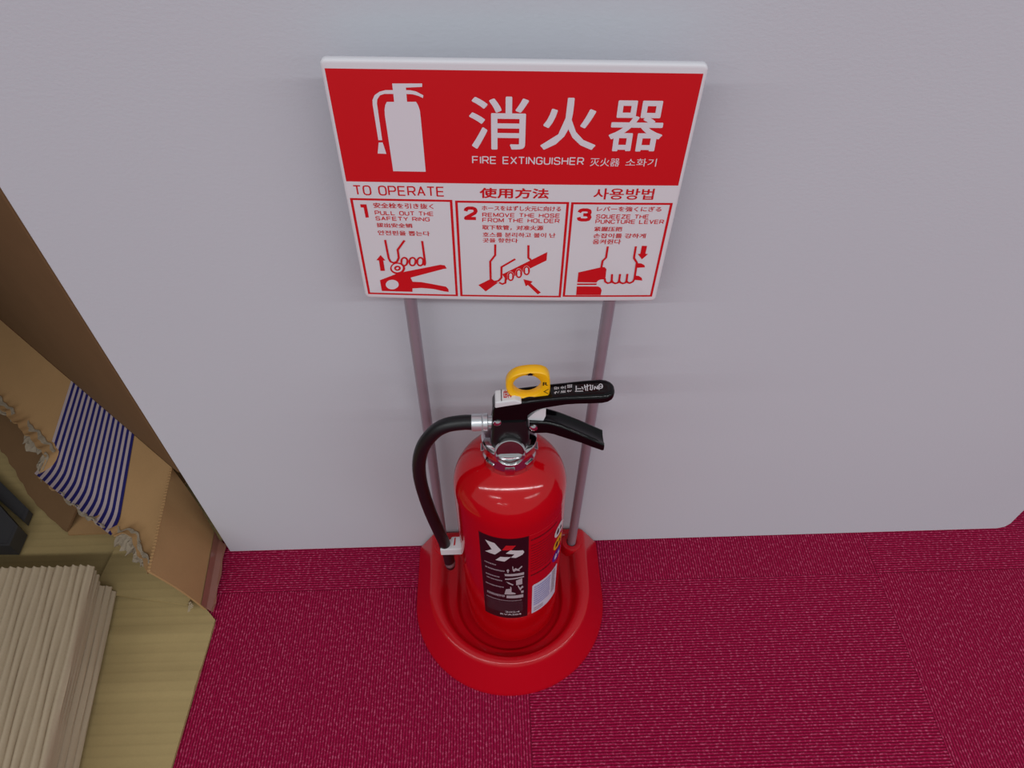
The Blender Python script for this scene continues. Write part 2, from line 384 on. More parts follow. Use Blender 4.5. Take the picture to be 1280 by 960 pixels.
WHT=[[(-92.6,173.4),(-92.9,174.6),(-93.5,175.8),(-94.3,176.8),(-95.4,177.6),(-96.6,178.1),(-97.9,178.3),(-99.1,178.2),(-100.2,177.7),(-101.1,177),(-101.8,176),(-102.1,174.9),(-102.1,173.7),(-101.8,172.4),(-101.2,171.3),(-100.3,170.3),(-99.3,169.5),(-98.1,169),(-96.8,168.8),(-95.6,168.9),(-94.5,169.3),(-93.6,170.1),(-93,171),(-92.6,172.1)],[(-98.2,192.4),(-98.5,193.9),(-99.2,195.2),(-100.3,196.4),(-101.6,197.4),(-103,198),(-104.5,198.3),(-106,198.1),(-107.3,197.6),(-108.4,196.7),(-109.1,195.6),(-109.5,194.3),(-109.5,192.8),(-109.2,191.4),(-108.4,190),(-107.4,188.8),(-106.1,187.9),(-104.7,187.3),(-103.2,187),(-101.8,187.2),(-100.5,187.7),(-99.4,188.5),(-98.6,189.6),(-98.2,191)],[(2.8,180.6),(2.7,182),(2.4,183.4),(1.9,184.5),(1.3,185.4),(0.6,186),(-0.2,186.2),(-1.1,186),(-1.8,185.5),(-2.5,184.6),(-3,183.4),(-3.3,182.1),(-3.4,180.7),(-3.3,179.2),(-3,177.9),(-2.6,176.7),(-1.9,175.9),(-1.2,175.3),(-0.4,175.1),(0.4,175.3),(1.2,175.8),(1.8,176.7),(2.3,177.8),(2.7,179.1)],[(9.7,177.1),(9.7,178.5),(9.4,179.9),(8.9,181),(8.3,181.9),(7.6,182.5),(6.7,182.7),(5.9,182.5),(5.2,182),(4.5,181.1),(4,180),(3.7,178.6),(3.5,177.2),(3.6,175.8),(3.9,174.5),(4.4,173.3),(5,172.4),(5.7,171.9),(6.5,171.7),(7.3,171.9),(8.1,172.4),(8.7,173.3),(9.3,174.4),(9.6,175.7)],[(16.3,173.9),(16.2,175.3),(16,176.6),(15.5,177.7),(14.9,178.6),(14.2,179.2),(13.4,179.4),(12.5,179.2),(11.8,178.7),(11.1,177.8),(10.6,176.7),(10.2,175.3),(10.1,173.9),(10.2,172.5),(10.4,171.2),(10.9,170.1),(11.5,169.2),(12.3,168.7),(13,168.5),(13.8,168.6),(14.6,169.2),(15.3,170),(15.8,171.1),(16.1,172.4)]]
STROKES=[[(-104.1,143.5),(-103.4,163.1),(-102.3,166.5),(-99.7,167.9),(-96.8,166.4),(-94.8,162.1),(-94.8,153.5),(-88.1,143.5)],[(-73.6,143.8),(-73,167.1),(-73.9,170)],[(-13.5,146.1),(-13.6,157.4),(-17.8,164.4),(-17.6,183.9),(-14.8,186.8),(-10.9,185.9),(-8.3,182.2),(-8.3,170.2),(3.3,161.3)],[(13.9,146.5),(14.3,159.7),(17.3,163.2)],[(-10.3,187.7),(-7.5,189.5),(-4.9,188.1),(-4.4,181.4)],[(79.7,147.2),(79.6,159.2),(77.1,162.7),(76.8,169.9)],[(103,147),(103.2,159.4),(106.4,164.5),(107,182.9),(106.1,185.9),(103.6,187.7),(101.2,186.6),(100.4,184.5),(100.1,177)],[(81.1,182.1),(81.9,185.9),(84.4,187.7),(86.8,186.9),(87.4,184.4),(86.9,177.3)],[(87.5,184.4),(88.8,186.9),(91.2,188),(93.3,187.1),(93.9,184.4),(93.8,177.2)],[(93.9,184.4),(95.2,186.9),(97.6,188),(99.9,187.1),(100.4,184.5),(100.1,177)]]
RINGS=[[(-87.1,166.1),(-87.4,167.4),(-87.8,168.7),(-88.5,169.8),(-89.3,170.7),(-90.2,171.2),(-91.1,171.5),(-91.9,171.3),(-92.7,170.8),(-93.3,170),(-93.8,168.9),(-94,167.6),(-93.9,166.3),(-93.7,164.9),(-93.2,163.6),(-92.6,162.6),(-91.8,161.7),(-90.9,161.2),(-90,161),(-89.1,161.1),(-88.4,161.6),(-87.8,162.4),(-87.3,163.5),(-87.1,164.7)],[(-80.2,165.9),(-80.5,167.2),(-80.9,168.5),(-81.6,169.6),(-82.3,170.5),(-83.2,171),(-84.1,171.2),(-85,171.1),(-85.8,170.6),(-86.4,169.8),(-86.8,168.7),(-87,167.4),(-87,166.1),(-86.8,164.7),(-86.3,163.4),(-85.7,162.4),(-84.9,161.5),(-84,161),(-83.1,160.8),(-82.3,160.9),(-81.5,161.4),(-80.9,162.2),(-80.4,163.3),(-80.2,164.5)],[(-73.6,165.7),(-73.9,167.1),(-74.3,168.3),(-74.9,169.4),(-75.7,170.3),(-76.6,170.8),(-77.5,171.1),(-78.4,170.9),(-79.1,170.4),(-79.8,169.6),(-80.2,168.5),(-80.4,167.2),(-80.4,165.9),(-80.2,164.5),(-79.8,163.3),(-79.1,162.2),(-78.3,161.3),(-77.5,160.8),(-76.6,160.6),(-75.7,160.7),(-75,161.2),(-74.3,162),(-73.9,163.1),(-73.7,164.3)],[(-94.3,173.6),(-94.4,174.3),(-94.8,175),(-95.3,175.6),(-96,176.1),(-96.7,176.4),(-97.5,176.6),(-98.2,176.5),(-98.9,176.2),(-99.4,175.8),(-99.8,175.2),(-100,174.5),(-100,173.7),(-99.9,173),(-99.5,172.3),(-99,171.7),(-98.3,171.2),(-97.6,170.9),(-96.8,170.8),(-96.1,170.8),(-95.4,171.1),(-94.9,171.6),(-94.5,172.1),(-94.3,172.8)],[(2.6,180.6),(2.5,181.9),(2.2,183.2),(1.8,184.3),(1.2,185.2),(0.5,185.7),(-0.3,185.9),(-1,185.7),(-1.7,185.2),(-2.3,184.4),(-2.8,183.3),(-3.1,182),(-3.2,180.7),(-3.1,179.3),(-2.8,178),(-2.4,176.9),(-1.8,176.1),(-1.1,175.6),(-0.4,175.4),(0.4,175.6),(1.1,176.1),(1.7,176.9),(2.2,178),(2.5,179.2)],[(9.5,177.1),(9.5,178.5),(9.2,179.7),(8.8,180.8),(8.2,181.7),(7.5,182.2),(6.7,182.4),(6,182.2),(5.3,181.7),(4.7,180.9),(4.2,179.8),(3.9,178.6),(3.7,177.2),(3.8,175.9),(4.1,174.6),(4.5,173.5),(5.1,172.7),(5.8,172.2),(6.5,172),(7.3,172.1),(8,172.6),(8.6,173.5),(9.1,174.5),(9.4,175.8)],[(16.1,173.9),(16,175.2),(15.8,176.5),(15.3,177.5),(14.8,178.4),(14.1,178.9),(13.3,179.1),(12.6,178.9),(11.9,178.4),(11.3,177.6),(10.8,176.5),(10.5,175.3),(10.3,173.9),(10.4,172.6),(10.6,171.3),(11.1,170.3),(11.6,169.4),(12.3,168.9),(13,168.7),(13.8,168.9),(14.5,169.4),(15.1,170.2),(15.6,171.3),(15.9,172.5)]]
FRAMES=[(-126.6,-46.8,103.2,204.8),(-44.7,44.5,103.8,204.7),(46.1,125.8,104,204)]
TITLE=[('消',-31.5,10.5,17.9,58.8,0.012),('火',19.7,60,18.1,58.4,0.012),('器',68.5,107.3,19.5,59,0.012),('FIRE EXTINGUISHER',-30.3,52.7,64.4,70.8,0),('灭火器',57.4,79.3,64.8,71.7,0),('소화기',83.8,106.8,64.9,71.5,0)]
SMALL=[('TO OPERATE',-122.9,-52.3,91.3,100.3,0.004),('使用方法',-25.4,28.2,91.6,101.1,0.02),('사용방법',62.8,109.6,90.9,101.2,0.012),('2',-38.3,-27.3,109.1,122,0.06),('3',51.6,63.3,109.6,122.2,0.06),('安全栓を引き抜く',-109.2,-61.9,107,112.1,0.012),('PULL OUT THE',-109,-62.2,114.6,118.8,0),('SAFETY RING',-109.2,-65.7,120.1,124.1,0),('拔出安全销',-109.2,-80.3,126.4,130.8,0.012),('안전핀을 뽑는다',-109.1,-66.8,133.9,138.7,0.012),('ホースをはずし火元に向ける',-23.9,38.5,107.9,112.7,0.01),('REMOVE THE HOSE',-23.7,38.2,114.8,118.8,0),('FROM THE HOLDER',-23.8,38.1,119.8,124,0),('取下软管，对准火源',-23.9,25.5,126.6,131.5,0.012),('호스를 분리하고 불이 난',-23.7,35.7,133.9,138.7,0.012),('곳을 향한다',-23.8,5.1,139.7,144.3,0.012),('レバーを強くにぎる',66.9,117.9,107.6,112.4,0.01),('SQUEEZE THE',66.9,109.2,115.2,119.3,0),('PUNCTURE LEVER',66.9,122,120.1,124.3,0),('紧握压把',66.7,89.4,127.2,131.8,0.012),('손잡이를 강하게',66.7,109.5,133.9,138.7,0.012),('움켜쥔다',66.7,90,139.8,145,0.012)]
LBL=[(-33.4,303.6),(18.9,298.1),(15.3,111.9),(-36,111.4)]
LOGO_W=[[(-27.8,292.6),(-17.7,291.7),(-10.9,279),(-17.8,267.3),(-28.8,268),(-21,276.9)],[(-1.4,280.5),(11.6,277.6),(12.9,273.2),(11.1,268.6),(4.2,263.5),(-1,264.8),(2.7,271.6),(-6.4,273.2)],[(-12,264.9),(-1,265.9),(-7.9,255.4),(-17.6,255.8)]]
LOGO_R=[[(-5.8,290.1),(4.3,289.8),(-0.3,280.5),(-10.3,279.4)]]
PICTO=[[(-8.4,226.6),(12.9,228.3),(12.9,222.4),(-7.9,222)],[(-5.5,237.6),(-3.9,238.4),(-2.9,234.3),(-3.8,234.3),(-3.9,230.1),(-5.3,229.9),(-5.2,233.7),(-6.2,233.6)],[(0.1,244.6),(1,245),(1.5,237.6),(3.6,240.8),(6.3,237.8),(10.1,243.9),(11.2,242.1),(7.4,235.7),(8.4,232.5),(4.1,234.9),(1.9,231.8),(0.5,235.4)],[(-8,216),(12.9,219.3),(12.9,216.4),(-8,212.8)],[(4,211.1),(10.9,214.9),(11,200.3),(4.2,199.5)],[(-7,208.9),(-3.7,206.8),(1.2,201.8),(0.6,199.4),(-4.3,203.6)],[(-7.3,189.7),(-1.1,191.9),(-1.2,183),(3.3,180),(3.3,176.9),(-9.2,176.4),(-8.5,182.3)],[(5.6,198.4),(6.8,198.1),(8.5,191.3),(11,196.5),(12.5,192),(10.2,189.3),(9,184.7),(7.6,188.6)],[(9.6,183.7),(12.5,183.9),(12.5,178),(9.9,178)],[(-6.9,173.5),(12.2,174.3),(12.2,166.4),(-7,167)],[(-2.7,195.7),(-1.6,196.2),(-1,191.9),(-2.2,191.5)]]
ROWS=[[(-30.6,244.9),(-17.3,244.2)],[(-30.4,236.8),(-8.3,230.1)],[(-30.5,218.9),(-13,215.7)],[(-28.9,210.2),(-10.3,208.1)],[(-31.4,195.6),(-9.5,192.2)],[(-32,173.5),(-8.7,169.2)],[(-31.1,154.6),(11.4,160.1)]]
NUMTXT=[('2024',[(-9.2,136),(7.3,135.4),(7.3,130.9),(-9.3,132.1)]),('RVA204',[(-14.8,128.2),(7.9,128.4),(7.5,124),(-14.9,123.6)])]
STICK=[(23.5,189.1),(67,177.3),(63.5,110.7),(22.4,117.1)]
BADGE_C=[(65.4,264.6),(65.2,238.6),(61.8,213.9)]
REDLBL=[(19.5,296.5),(69,288),(62.7,187.5),(20.9,200.6)]

# ------------------------------------------------------------------ extinguisher stand with its sign
st = thing('extinguisher_stand', 'red plastic floor stand with two grey poles carrying the white and red operating sign', 'fire extinguisher stand', (-0.0217, -0.087, 0))

def dloop(r, cy, yb, z, cr=0.006, n=48):
    """D outline: straight back at yb, half circle of radius r around (cx, cy) in front"""
    cx = -0.0217; pts = []
    for k in range(5):
        a = PI / 2 * k / 4
        pts.append((cx - r + cr - cr * math.sin(PI / 2 - a) * 1.0 + 0 * k, yb - cr + cr * math.cos(PI / 2 - a), z)) if False else None
    def corner(sx, k):
        a = PI / 2 * k / 4
        return (cx + sx * (r - cr + cr * math.cos(a)), yb - cr + cr * math.sin(a), z)
    left = [corner(-1, 4 - k) for k in range(5)]
    arc = [(cx - r * math.cos(PI * j / n), cy - r * math.sin(PI * j / n), z) for j in range(n + 1)]
    right = [corner(1, k) for k in range(5)]
    return left + arc + right

D = dloop
loops = [D(.1285, -.087, -.0015, 0), D(.1285, -.087, -.0015, .0035), D(.1270, -.087, -.0015, .0065), D(.1085, -.0872, -.003, .0400), D(.1062, -.0875, -.004, .0438), D(.1030, -.0878, -.006, .0462),
         D(.0945, -.0895, -.012, .0464), D(.0905, -.0915, -.015, .0448), D(.0875, -.0935, -.017, .0405), D(.0850, -.0950, -.019, .0360), D(.0832, -.0955, -.020, .0335), D(.0800, -.0962, -.022, .0325), D(.0720, -.0985, -.026, .0318),
         D(.0695, -.0990, -.028, .0305), D(.0680, -.0990, -.030, .0265), D(.0650, -.0990, -.032, .0250)]
base = MB().loft(loops, cap0=True, cap1=True)
base = base.build('base', M['red_plastic'], st, ang=80)
# bosses that hold the poles
for bx in (-0.1105, 0.0668):
    MB().lathe([(.0165, .020), (.0155, .044), (.0135, .0475), (.0105, .0485), (.0075, .0480), (.0070, .0440)], 'z', (bx, -.0262, 0), 32).build('pole_socket', M['red_plastic'], st)

SX, SU, SN = Vector((0.9993, -0.0311, -0.0215)), Vector((0.0208, -0.0252, 0.9995)), Vector((-0.0317, -0.9992, -0.0246))
SO = Vector((-0.0099, -0.042, 0.7213))
def sign(u, v, h):
    """millimetres on the sign (u right, v down from the top of the red print, h out of the face) -> place"""
    b = 1.8 * (1 - (2 * u / 253.8) ** 2) * (v / 204.3)
    return SO + SX * (u * .001) - SU * (v * .001) + SN * ((h + b) * .001)

# poles: from the sockets up behind the sign
for x0, x1, y1 in ((-0.1115, -0.1040, -0.0205), (0.0664, 0.0818, -0.0250)):
    a = Vector((x0, -0.0262, 0.040)); b = Vector((x1, y1, 0.69))
    MB().tube([a.lerp(b, i / 8) for i in range(9)], 0.0059, 24).build('pole', M['pole'], st)

# moulded sign board with rounded corners and a rolled edge
def rrect(u0, u1, v0, v1, r, n=8, nx=20):
    pts = []
    for cx, cy, a0 in ((u1 - r, v1 - r, 0), (u0 + r, v1 - r, 90), (u0 + r, v0 + r, 180), (u1 - r, v0 + r, 270)):
        for k in range(n + 1):
            a = math.radians(a0 + 90 * k / n); pts.append((cx + r * math.cos(a), cy + r * math.sin(a)))
        # points along the following side so that the board can bow
        a = math.radians(a0 + 90)
        nxt = {0: (u0 + r, v1), 90: (u0, v0 + r), 180: (u1 - r, v0), 270: (u1, v1 - r)}[a0]
        last = pts[-1]
        for k in range(1, nx): pts.append((last[0] + (nxt[0] - last[0]) * k / nx, last[1] + (nxt[1] - last[1]) * k / nx))
    return pts
mb = MB(); rings = []
for d, h in ((2.5, -5.6), (0.3, -5.3), (0, -4.6), (0, -1.9), (0.4, -0.8), (1.3, -0.15), (2.6, 0.0), (60, 0.0), (98, 0)):
    r = max(4.5 - d, 0.6)
    rings.append([sign(u, v, h) for u, v in rrect(-129.8 + d, 129.8 - d, -6.2 + d, 210.0 - d, r)])
mb.loft(rings, True, True)
board = mb.build('sign_board', M['sign_white'], st, ang=50)

flat_print('header_print', [[(-126.9, 0), (126.9, 0), (126.9, 88.1), (-126.9, 88.1)]], sign, M['sign_red'], board, 0.12, 10)
flat_print('extinguisher_pictogram', ICON, sign, M['print_white'], board, 0.24, 10)
for s, u0, u1, v0, v1, b in TITLE:
    if s.isascii(): flat_print('title_lettering', wide_text(s, u0, u1, v0, v1, 0.85), sign, M['print_white'], board, 0.24, 20); continue
    flat_print('title_lettering', [], sign, M['print_white'], board, 0.24, 20, heavy_text(s, u0, u1, v0, v1, b * 52))
frames = []
for u0, u1, v0, v1 in FRAMES:
    w, h = 2.0, 1.9
    frames += [[(u0, v0), (u1, v0), (u1, v0 + h), (u0, v0 + h)], [(u0, v1 - h), (u1, v1 - h), (u1, v1), (u0, v1)],
               [(u0, v0 + h), (u0 + w, v0 + h), (u0 + w, v1 - h), (u0, v1 - h)], [(u1 - w, v0 + h), (u1, v0 + h), (u1, v1 - h), (u1 - w, v1 - h)]]
for i in range(3):
    flat_print('panel_frame', frames[4 * i:4 * i + 4], sign, M['sign_red'], board, 0.12, 10)
for s, u0, u1, v0, v1, b in SMALL:
    if s.isascii(): flat_print('instruction_lettering', wide_text(s, u0, u1, v0, v1, 3.0 if len(s) == 1 else 1.15 if s == 'TO OPERATE' else 0.68), sign, M['sign_red'], board, 0.14, 20); continue
    flat_print('instruction_lettering', [], sign, M['sign_red'], board, 0.14, 20, heavy_text(s, u0, u1, v0, v1, b * 9 if v1 - v0 < 8 else b * 16))
for poly, nm in zip(RED, ('arrow_pictogram', 'handle_pictogram', 'numeral', 'ring_pictogram', 'nozzle_pictogram', 'hose_pictogram', 'arrow_pictogram', 'arrow_pictogram', 'valve_pictogram', 'collar_pictogram', 'cylinder_pictogram', 'lever_pictogram', 'lever_pictogram')):
    flat_print(nm, [poly], sign, M['sign_red'], board, 0.16, 10)
for i, poly in enumerate(WHT): flat_print('hole_pictogram' if i < 2 else 'finger_pictogram', [poly], sign, M['sign_white'], board, 0.24, 10)
for st_, rg in ((STROKES[0:2], RINGS[0:4]), (STROKES[2:5], RINGS[4:7]), (STROKES[5:], [])):
    lines = []
    for pts in st_: lines += stroke_polys(pts, 1.75)
    for pts in rg: lines += ring_polys(pts, 1.7)
    flat_print('hand_outline', lines, sign, M['sign_red'], board, 0.32, 10)
# clamps that join the poles to the back of the board
for x_, y_, dx in ((-0.1056, -0.0222, 0), (0.0791, -0.0252, 0)):
    for z_ in (.56, .66):
        MB().box(x_ - .009, x_ + .009, y_ - .012, y_ + .0075, z_ - .006, z_ + .006).build('pole_clamp', M['sign_white'], st, smooth=False)

# ------------------------------------------------------------------ the fire extinguisher
CX, CY, CR = -0.0187, -0.102, 0.0588
ex = thing('fire_extinguisher', 'red fire extinguisher with yellow pull ring and black hose standing in the red floor stand', 'fire extinguisher', (CX, CY, 0.0252))
Z0 = 0.0255
prof = [(.046, Z0), (.052, Z0 + .0012), (.0558, Z0 + .005), (.0577, Z0 + .011), (CR - .0002, Z0 + .020), (CR, Z0 + .026)]
prof += [(CR, .10), (CR, .20), (CR, .316)]
for i in range(1, 15):
    a = math.radians(64 * i / 14); prof.append((CR * math.cos(a), .318 + .0545 * math.sin(a)))
prof += [(.0245, .3685), (.0235, .374)]
MB().lathe(prof, 'z', (CX, CY, 0), 96).build('cylinder', M['red_paint'], ex, ang=60)

# chrome neck nut with lugs
MB().lathe([(.0235, .3655), (.0262, .3662), (.0268, .368), (.0268, .378), (.0262, .380), (.0262, .3925), (.0268, .394), (.0266, .3975), (.0245, .399), (.018, .3992)], 'z', (CX, CY, 0), 64).build('neck_nut', M['chrome'], ex, ang=40)
for k in range(8):
    a = math.radians(-90 + 45 * k)
    R = Matrix.Translation((CX, CY, 0)) @ Matrix.Rotation(a, 4, 'Z')
    o = MB().box(.0255, .0279, -.0048, .0048, .3690, .3800, lambda p: R @ p).build('nut_lug', M['chrome'], ex, smooth=False)
    bevel(o, .0007, 2)

# black valve body
sec = lambda hx, hy, z, r=.005: [(CX + .0010 + sx * (hx - r) + r * math.cos(math.radians(a)), CY + sy * (hy - r) + r * math.sin(math.radians(a)), z)
                              for sx, sy, a0 in ((1, 1, 0), (-1, 1, 90), (-1, -1, 180), (1, -1, 270)) for a in (a0, a0 + 30, a0 + 60, a0 + 90)]
MB().loft([sec(.0170, .0160, .390), sec(.0180, .0165, .396), sec(.0180, .0155, .412), sec(.0168, .0128, .424), sec(.0160, .0112, .431)]).build('valve_body', M['black_plastic'], ex, ang=50)

# pressure gauge facing the front, tipped up a little
G = Matrix.Translation((CX + .0005, CY - .0160, .3985)) @ Matrix.Rotation(math.radians(-22), 4, 'X')
def gl(profile):
    rings = []
    for r, h in profile: rings.append([G @ Vector((r * math.cos(2 * PI * j / 48), -h, r * math.sin(2 * PI * j / 48))) for j in range(48)])
    return MB().loft(rings)
gauge = gl([(.0100, -.004), (.0125, .000), (.0142, .002), (.0148, .005), (.0148, .0085), (.0144, .0098), (.0134, .0100), (.0126, .0085), (.0120, .0065)]).build('pressure_gauge', M['chrome'], ex, ang=40)
gl([(.0120, .0066), (.0108, .0050), (.0080, .0040), (.0076, .0046), (.0040, .0050), (.0008, .0051)]).build('gauge_dial', M['glass'], gauge, ang=60)

# hose coupling, hose, nozzle tip
MB().lathe([(.0072, -.0535), (.0080, -.0532), (.0082, -.0520), (.0082, -.0440), (.0077, -.0432), (.0083, -.0424), (.0083, -.0385), (.0060, -.0378), (.0060, -.0345), (.0085, -.0342), (.0085, -.0240)], 'x', (0, CY, .4186), 32).build('hose_coupling', M['silver'], ex, ang=30)
path = spline([(-.0525, CY, .4186), (-.0610, CY, .4190), (-.0760, CY, .4160), (-.0885, CY, .4065), (-.1010, CY, .3860), (-.1083, CY, .3600), (-.1108, CY, .3300), (-.1095, CY, .2950), (-.1062, CY, .2600), (-.1015, CY, .2250), (-.0972, CY, .1960), (-.0947, CY, .1700), (-.0938, CY, .1440)], 90)
MB().tube(path, lambda t: .0072 - .0007 * t, 24).build('hose', M['rubber'], ex, ang=60)
nz = MB().lathe([(.0054, .150), (.0063, .1495), (.0066, .1480), (.0066, .1415), (.0062, .1405)], 'z', (-.0937, CY, 0), 24).build('nozzle_collar', mat('smoky grey plastic', srgb(120, 104, 108), 0.25, var=0.15), ex)
MB().lathe([(.0062, .1412), (.0060, .1370), (.0052, .1330), (.0030, .1322)], 'z', (-.0937, CY, 0), 24).build('nozzle_tip', M['rubber'], ex)

# white hose clip on the cylinder side: a strap round the cylinder would be hidden, the holder block shows
clip = MB(); cl = lambda u, v, h: (u, v, h)
outl = [(-.1018, -.1095), (-.0765, -.1095), (-.0758, -.0925), (-.0885, -.0925), (-.0900, -.0960), (-.0995, -.0960)]
clip.prism(outl, cl, .1765, .1900)
clip = clip.build('hose_clip', M['white_plastic'], ex, smooth=False); bevel(clip, .0012, 2)
flat_print('clip_slot', [[(-.0850, -.0945), (-.0836, -.0940), (-.0842, -.1040), (-.0862, -.1045)]], lambda u, v, h: Vector((u, v, .1900 + h * .001)), M['ink_red'], clip, 0.3)

# upper lever: folded channel, lofted from inside profile to outside profile
def channel(stations, th, groove=0.0):
    """stations: (x, half width, top z, skirt bottom z, bevel)"""
    rings = []
    for x, w, zt, zb, b in stations:
        g = groove * w
        o = [(-w, zb), (-w, zt - b), (-w + b * .35, zt - b * .35), (-w + b, zt), (-w * .35, zt - g), (w * .35, zt - g), (w - b, zt), (w - b * .35, zt - b * .35), (w, zt - b), (w, zb)]
        i = [(w - th, zb), (w - th, zt - b - th * .6), (w - b - th * .5, zt - th), (w * .35, zt - th - g), (-w * .35, zt - th - g), (-w + b + th * .5, zt - th), (-w + th, zt - b - th * .6), (-w + th, zb)]
        rings.append([(x, CY + y, z) for y, z in o + i])
    return MB().loft(rings)
up = [(-.0335, .0088, .4440, .4275, .0022), (-.0330, .0092, .4460, .4235, .0022), (-.0300, .0095, .4525, .4225, .0022), (-.0240, .0095, .4540, .4250, .0022), (-.0150, .0095, .4556, .4280, .0022), (-.0040, .0095, .4572, .4305, .0022), (-.0015, .0095, .4576, .4390, .0022),
      (.0020, .0095, .4581, .4430, .0022), (.0065, .0095, .4587, .4462, .0022), (.0140, .0096, .4598, .4490, .0023), (.0225, .0097, .4608, .4510, .0024), (.0330, .0100, .4618, .4534, .0026), (.0420, .0105, .4626, .4545, .0028), (.0540, .0110, .4634, .4550, .0030),
      (.0640, .0112, .4638, .4555, .0032), (.0690, .0104, .4638, .4560, .0034), (.0725, .0086, .4634, .4565, .0034), (.0745, .0064, .4626, .4572, .0028), (.0757, .0036, .4614, .4580, .0014)]
lever = channel(up, .0016).build('upper_lever', M['black_gloss'], ex, ang=50)
lo = [(.0000, .0100, .4290, .4165, .0020), (.0040, .0100, .4285, .4125, .0020), (.0110, .0098, .4275, .4125, .0020), (.0165, .0096, .4265, .4120, .0022), (.0230, .0095, .4238, .4095, .0024), (.0300, .0095, .4200, .4055, .0024), (.0400, .0096, .4135, .4000, .0024), (.0500, .0098, .4065, .3950, .0024), (.0600, .0100, .3993, .3885, .0024), (.0705, .0102, .3915, .3825, .0024), (.0722, .0098, .3905, .3825, .0020)]
handle = channel(lo, .0016, 0.28).build('carry_handle', M['black_gloss'], ex, ang=50)
# silver puncture plunger between lever and handle
MB().prism([(-.0015, .4300), (.0050, .4385), (.0110, .4430), (.0150, .4430), (.0150, .4330), (.0115, .4210), (.0030, .4210)], lambda u, v, h: (u, CY + h, v), -.0062, .0062).build('plunger', M['white_plastic'], ex, smooth=False)
for bx, bz, by in ((-.0290, .4292, -.0096), (.0036, .4215, -.0101)):
    MB().lathe([(.0042, by), (.0040, by - .0012), (.0024, by - .0022), (.0010, by - .0027)], 'y', (bx, CY, bz), 24).build('rivet', M['chrome'], ex)

# lettering on the lever's top, read from behind the handle
def on_lever(u, v, h):   # mm along the lever, mm towards the viewer
    x = u * .001
    for a, b in zip(up[:-1], up[1:]):
        if a[0] <= x <= b[0]:
            z = a[2] + (b[2] - a[2]) * (x - a[0]) / (b[0] - a[0]); break
    return Vector((x, CY - v * .001, z + h * .001))
GL = [[(42.0,-3.6),(41.5,1.9)],[(42.5,-0.0),(46.3,0.3)],[(40.4,2.8),(47.5,3.1)],[(46.8,-2.1),(47.8,1.3)],[(49.4,-4.0),(50.0,3.0)],[(51.8,-4.4),(51.4,3.4)],[(48.6,-1.0),(53.4,-2.6)],[(53.5,-3.3),(54.9,-3.1),(53.8,2.1),(55.1,2.6),(56.0,1.2),(56.6,-3.2)],[(57.5,2.4),(58.3,-1.4),(60.1,1.8),(60.8,-2.1)],[(65.1,-1.1),(64.8,0.1),(64.1,1.0),(63.3,1.4),(62.6,1.3),(62.0,0.5),(61.8,-0.6),(61.9,-1.9),(62.4,-3.0),(63.1,-3.7),(63.9,-3.8),(64.6,-3.3),(65.0,-2.3),(65.1,-1.1)],[(61.8,2.9),(60.9,0.1)],[(62.6,-1.2),(64.8,-0.8)]]
marks = []
for g_ in GL: marks += stroke_polys(g_, 0.85)
GS = [[(22.5,-1.5),(22.7,-4.2),(24.5,-4.1),(24.3,-1.4),(22.5,-1.5)],[(22.6,-2.8),(24.3,-2.7)],[(25.2,-3.9),(26.5,-1.5)],[(26.7,-3.8),(25.0,-1.5)],[(28.3,-2.9),(31.1,-2.8)],[(29.8,-4.7),(29.6,-1.0)],[(28.5,-3.9),(28.4,-1.8)],[(31.1,-3.8),(30.9,-1.8)],[(32.4,-4.8),(32.1,-0.9)],[(34.1,-5.3),(38.6,-5.2)],[(34.0,-4.0),(38.5,-4.0)],[(34.7,-5.6),(34.6,-1.8)],[(36.3,-5.5),(36.1,-1.7)],[(37.9,-5.5),(37.7,-1.8)],[(33.9,-2.3),(38.1,-2.5)],[(21.9,1.9),(24.9,2.0)],[(23.3,0.8),(23.1,3.9)],[(22.0,3.5),(24.4,1.0)],[(25.1,3.2),(26.5,0.7)],[(27.4,3.0),(32.0,3.0)],[(28.0,1.7),(31.9,1.7)],[(28.9,0.5),(28.7,3.0)],[(30.3,0.5),(30.2,3.1)],[(31.7,0.6),(31.5,3.0)],[(33.5,1.7),(36.0,1.8)],[(34.8,0.7),(34.6,3.2)],[(33.9,1.0),(33.7,2.6)],[(35.9,1.1),(35.8,2.7)],[(36.1,2.9),(37.5,0.8)]]
for g_ in GS: marks += stroke_polys(g_, 0.42)
flat_print('lever_lettering', marks, on_lever, M['ink_white'], lever, 0.12, None)

# white safety latch with red characters, on the lever's rear end
ltop = lambda u, v, h: Vector((u, CY + h, v))
latch = MB().prism([(-.0310, .4505), (-.0305, .4585), (-.0130, .4612), (-.0075, .4582), (-.0070, .4555), (-.0200, .4530)], ltop, -.0102, .0048).build('safety_latch', M['white_plastic'], ex, smooth=False)
bevel(latch, .0012, 2)
def on_latch(u, v, h): 
    x = -.0315 + u * .001; return Vector((x, CY - v * .001, .4585 + (x + .0305) / .0175 * .0027 + h * .001))
flat_print('latch_lettering', [], on_latch, M['ink_red'], latch, 0.15, None, [text_tris('封印', 8.5, 16, -3.2, 6.5, .03, True)])
flat_print('latch_groove', [[(6.2, -4.4), (7.0, -4.4), (7.0, 9.2), (6.2, 9.2)]], on_latch, M['grey_steel'], latch, 0.15)

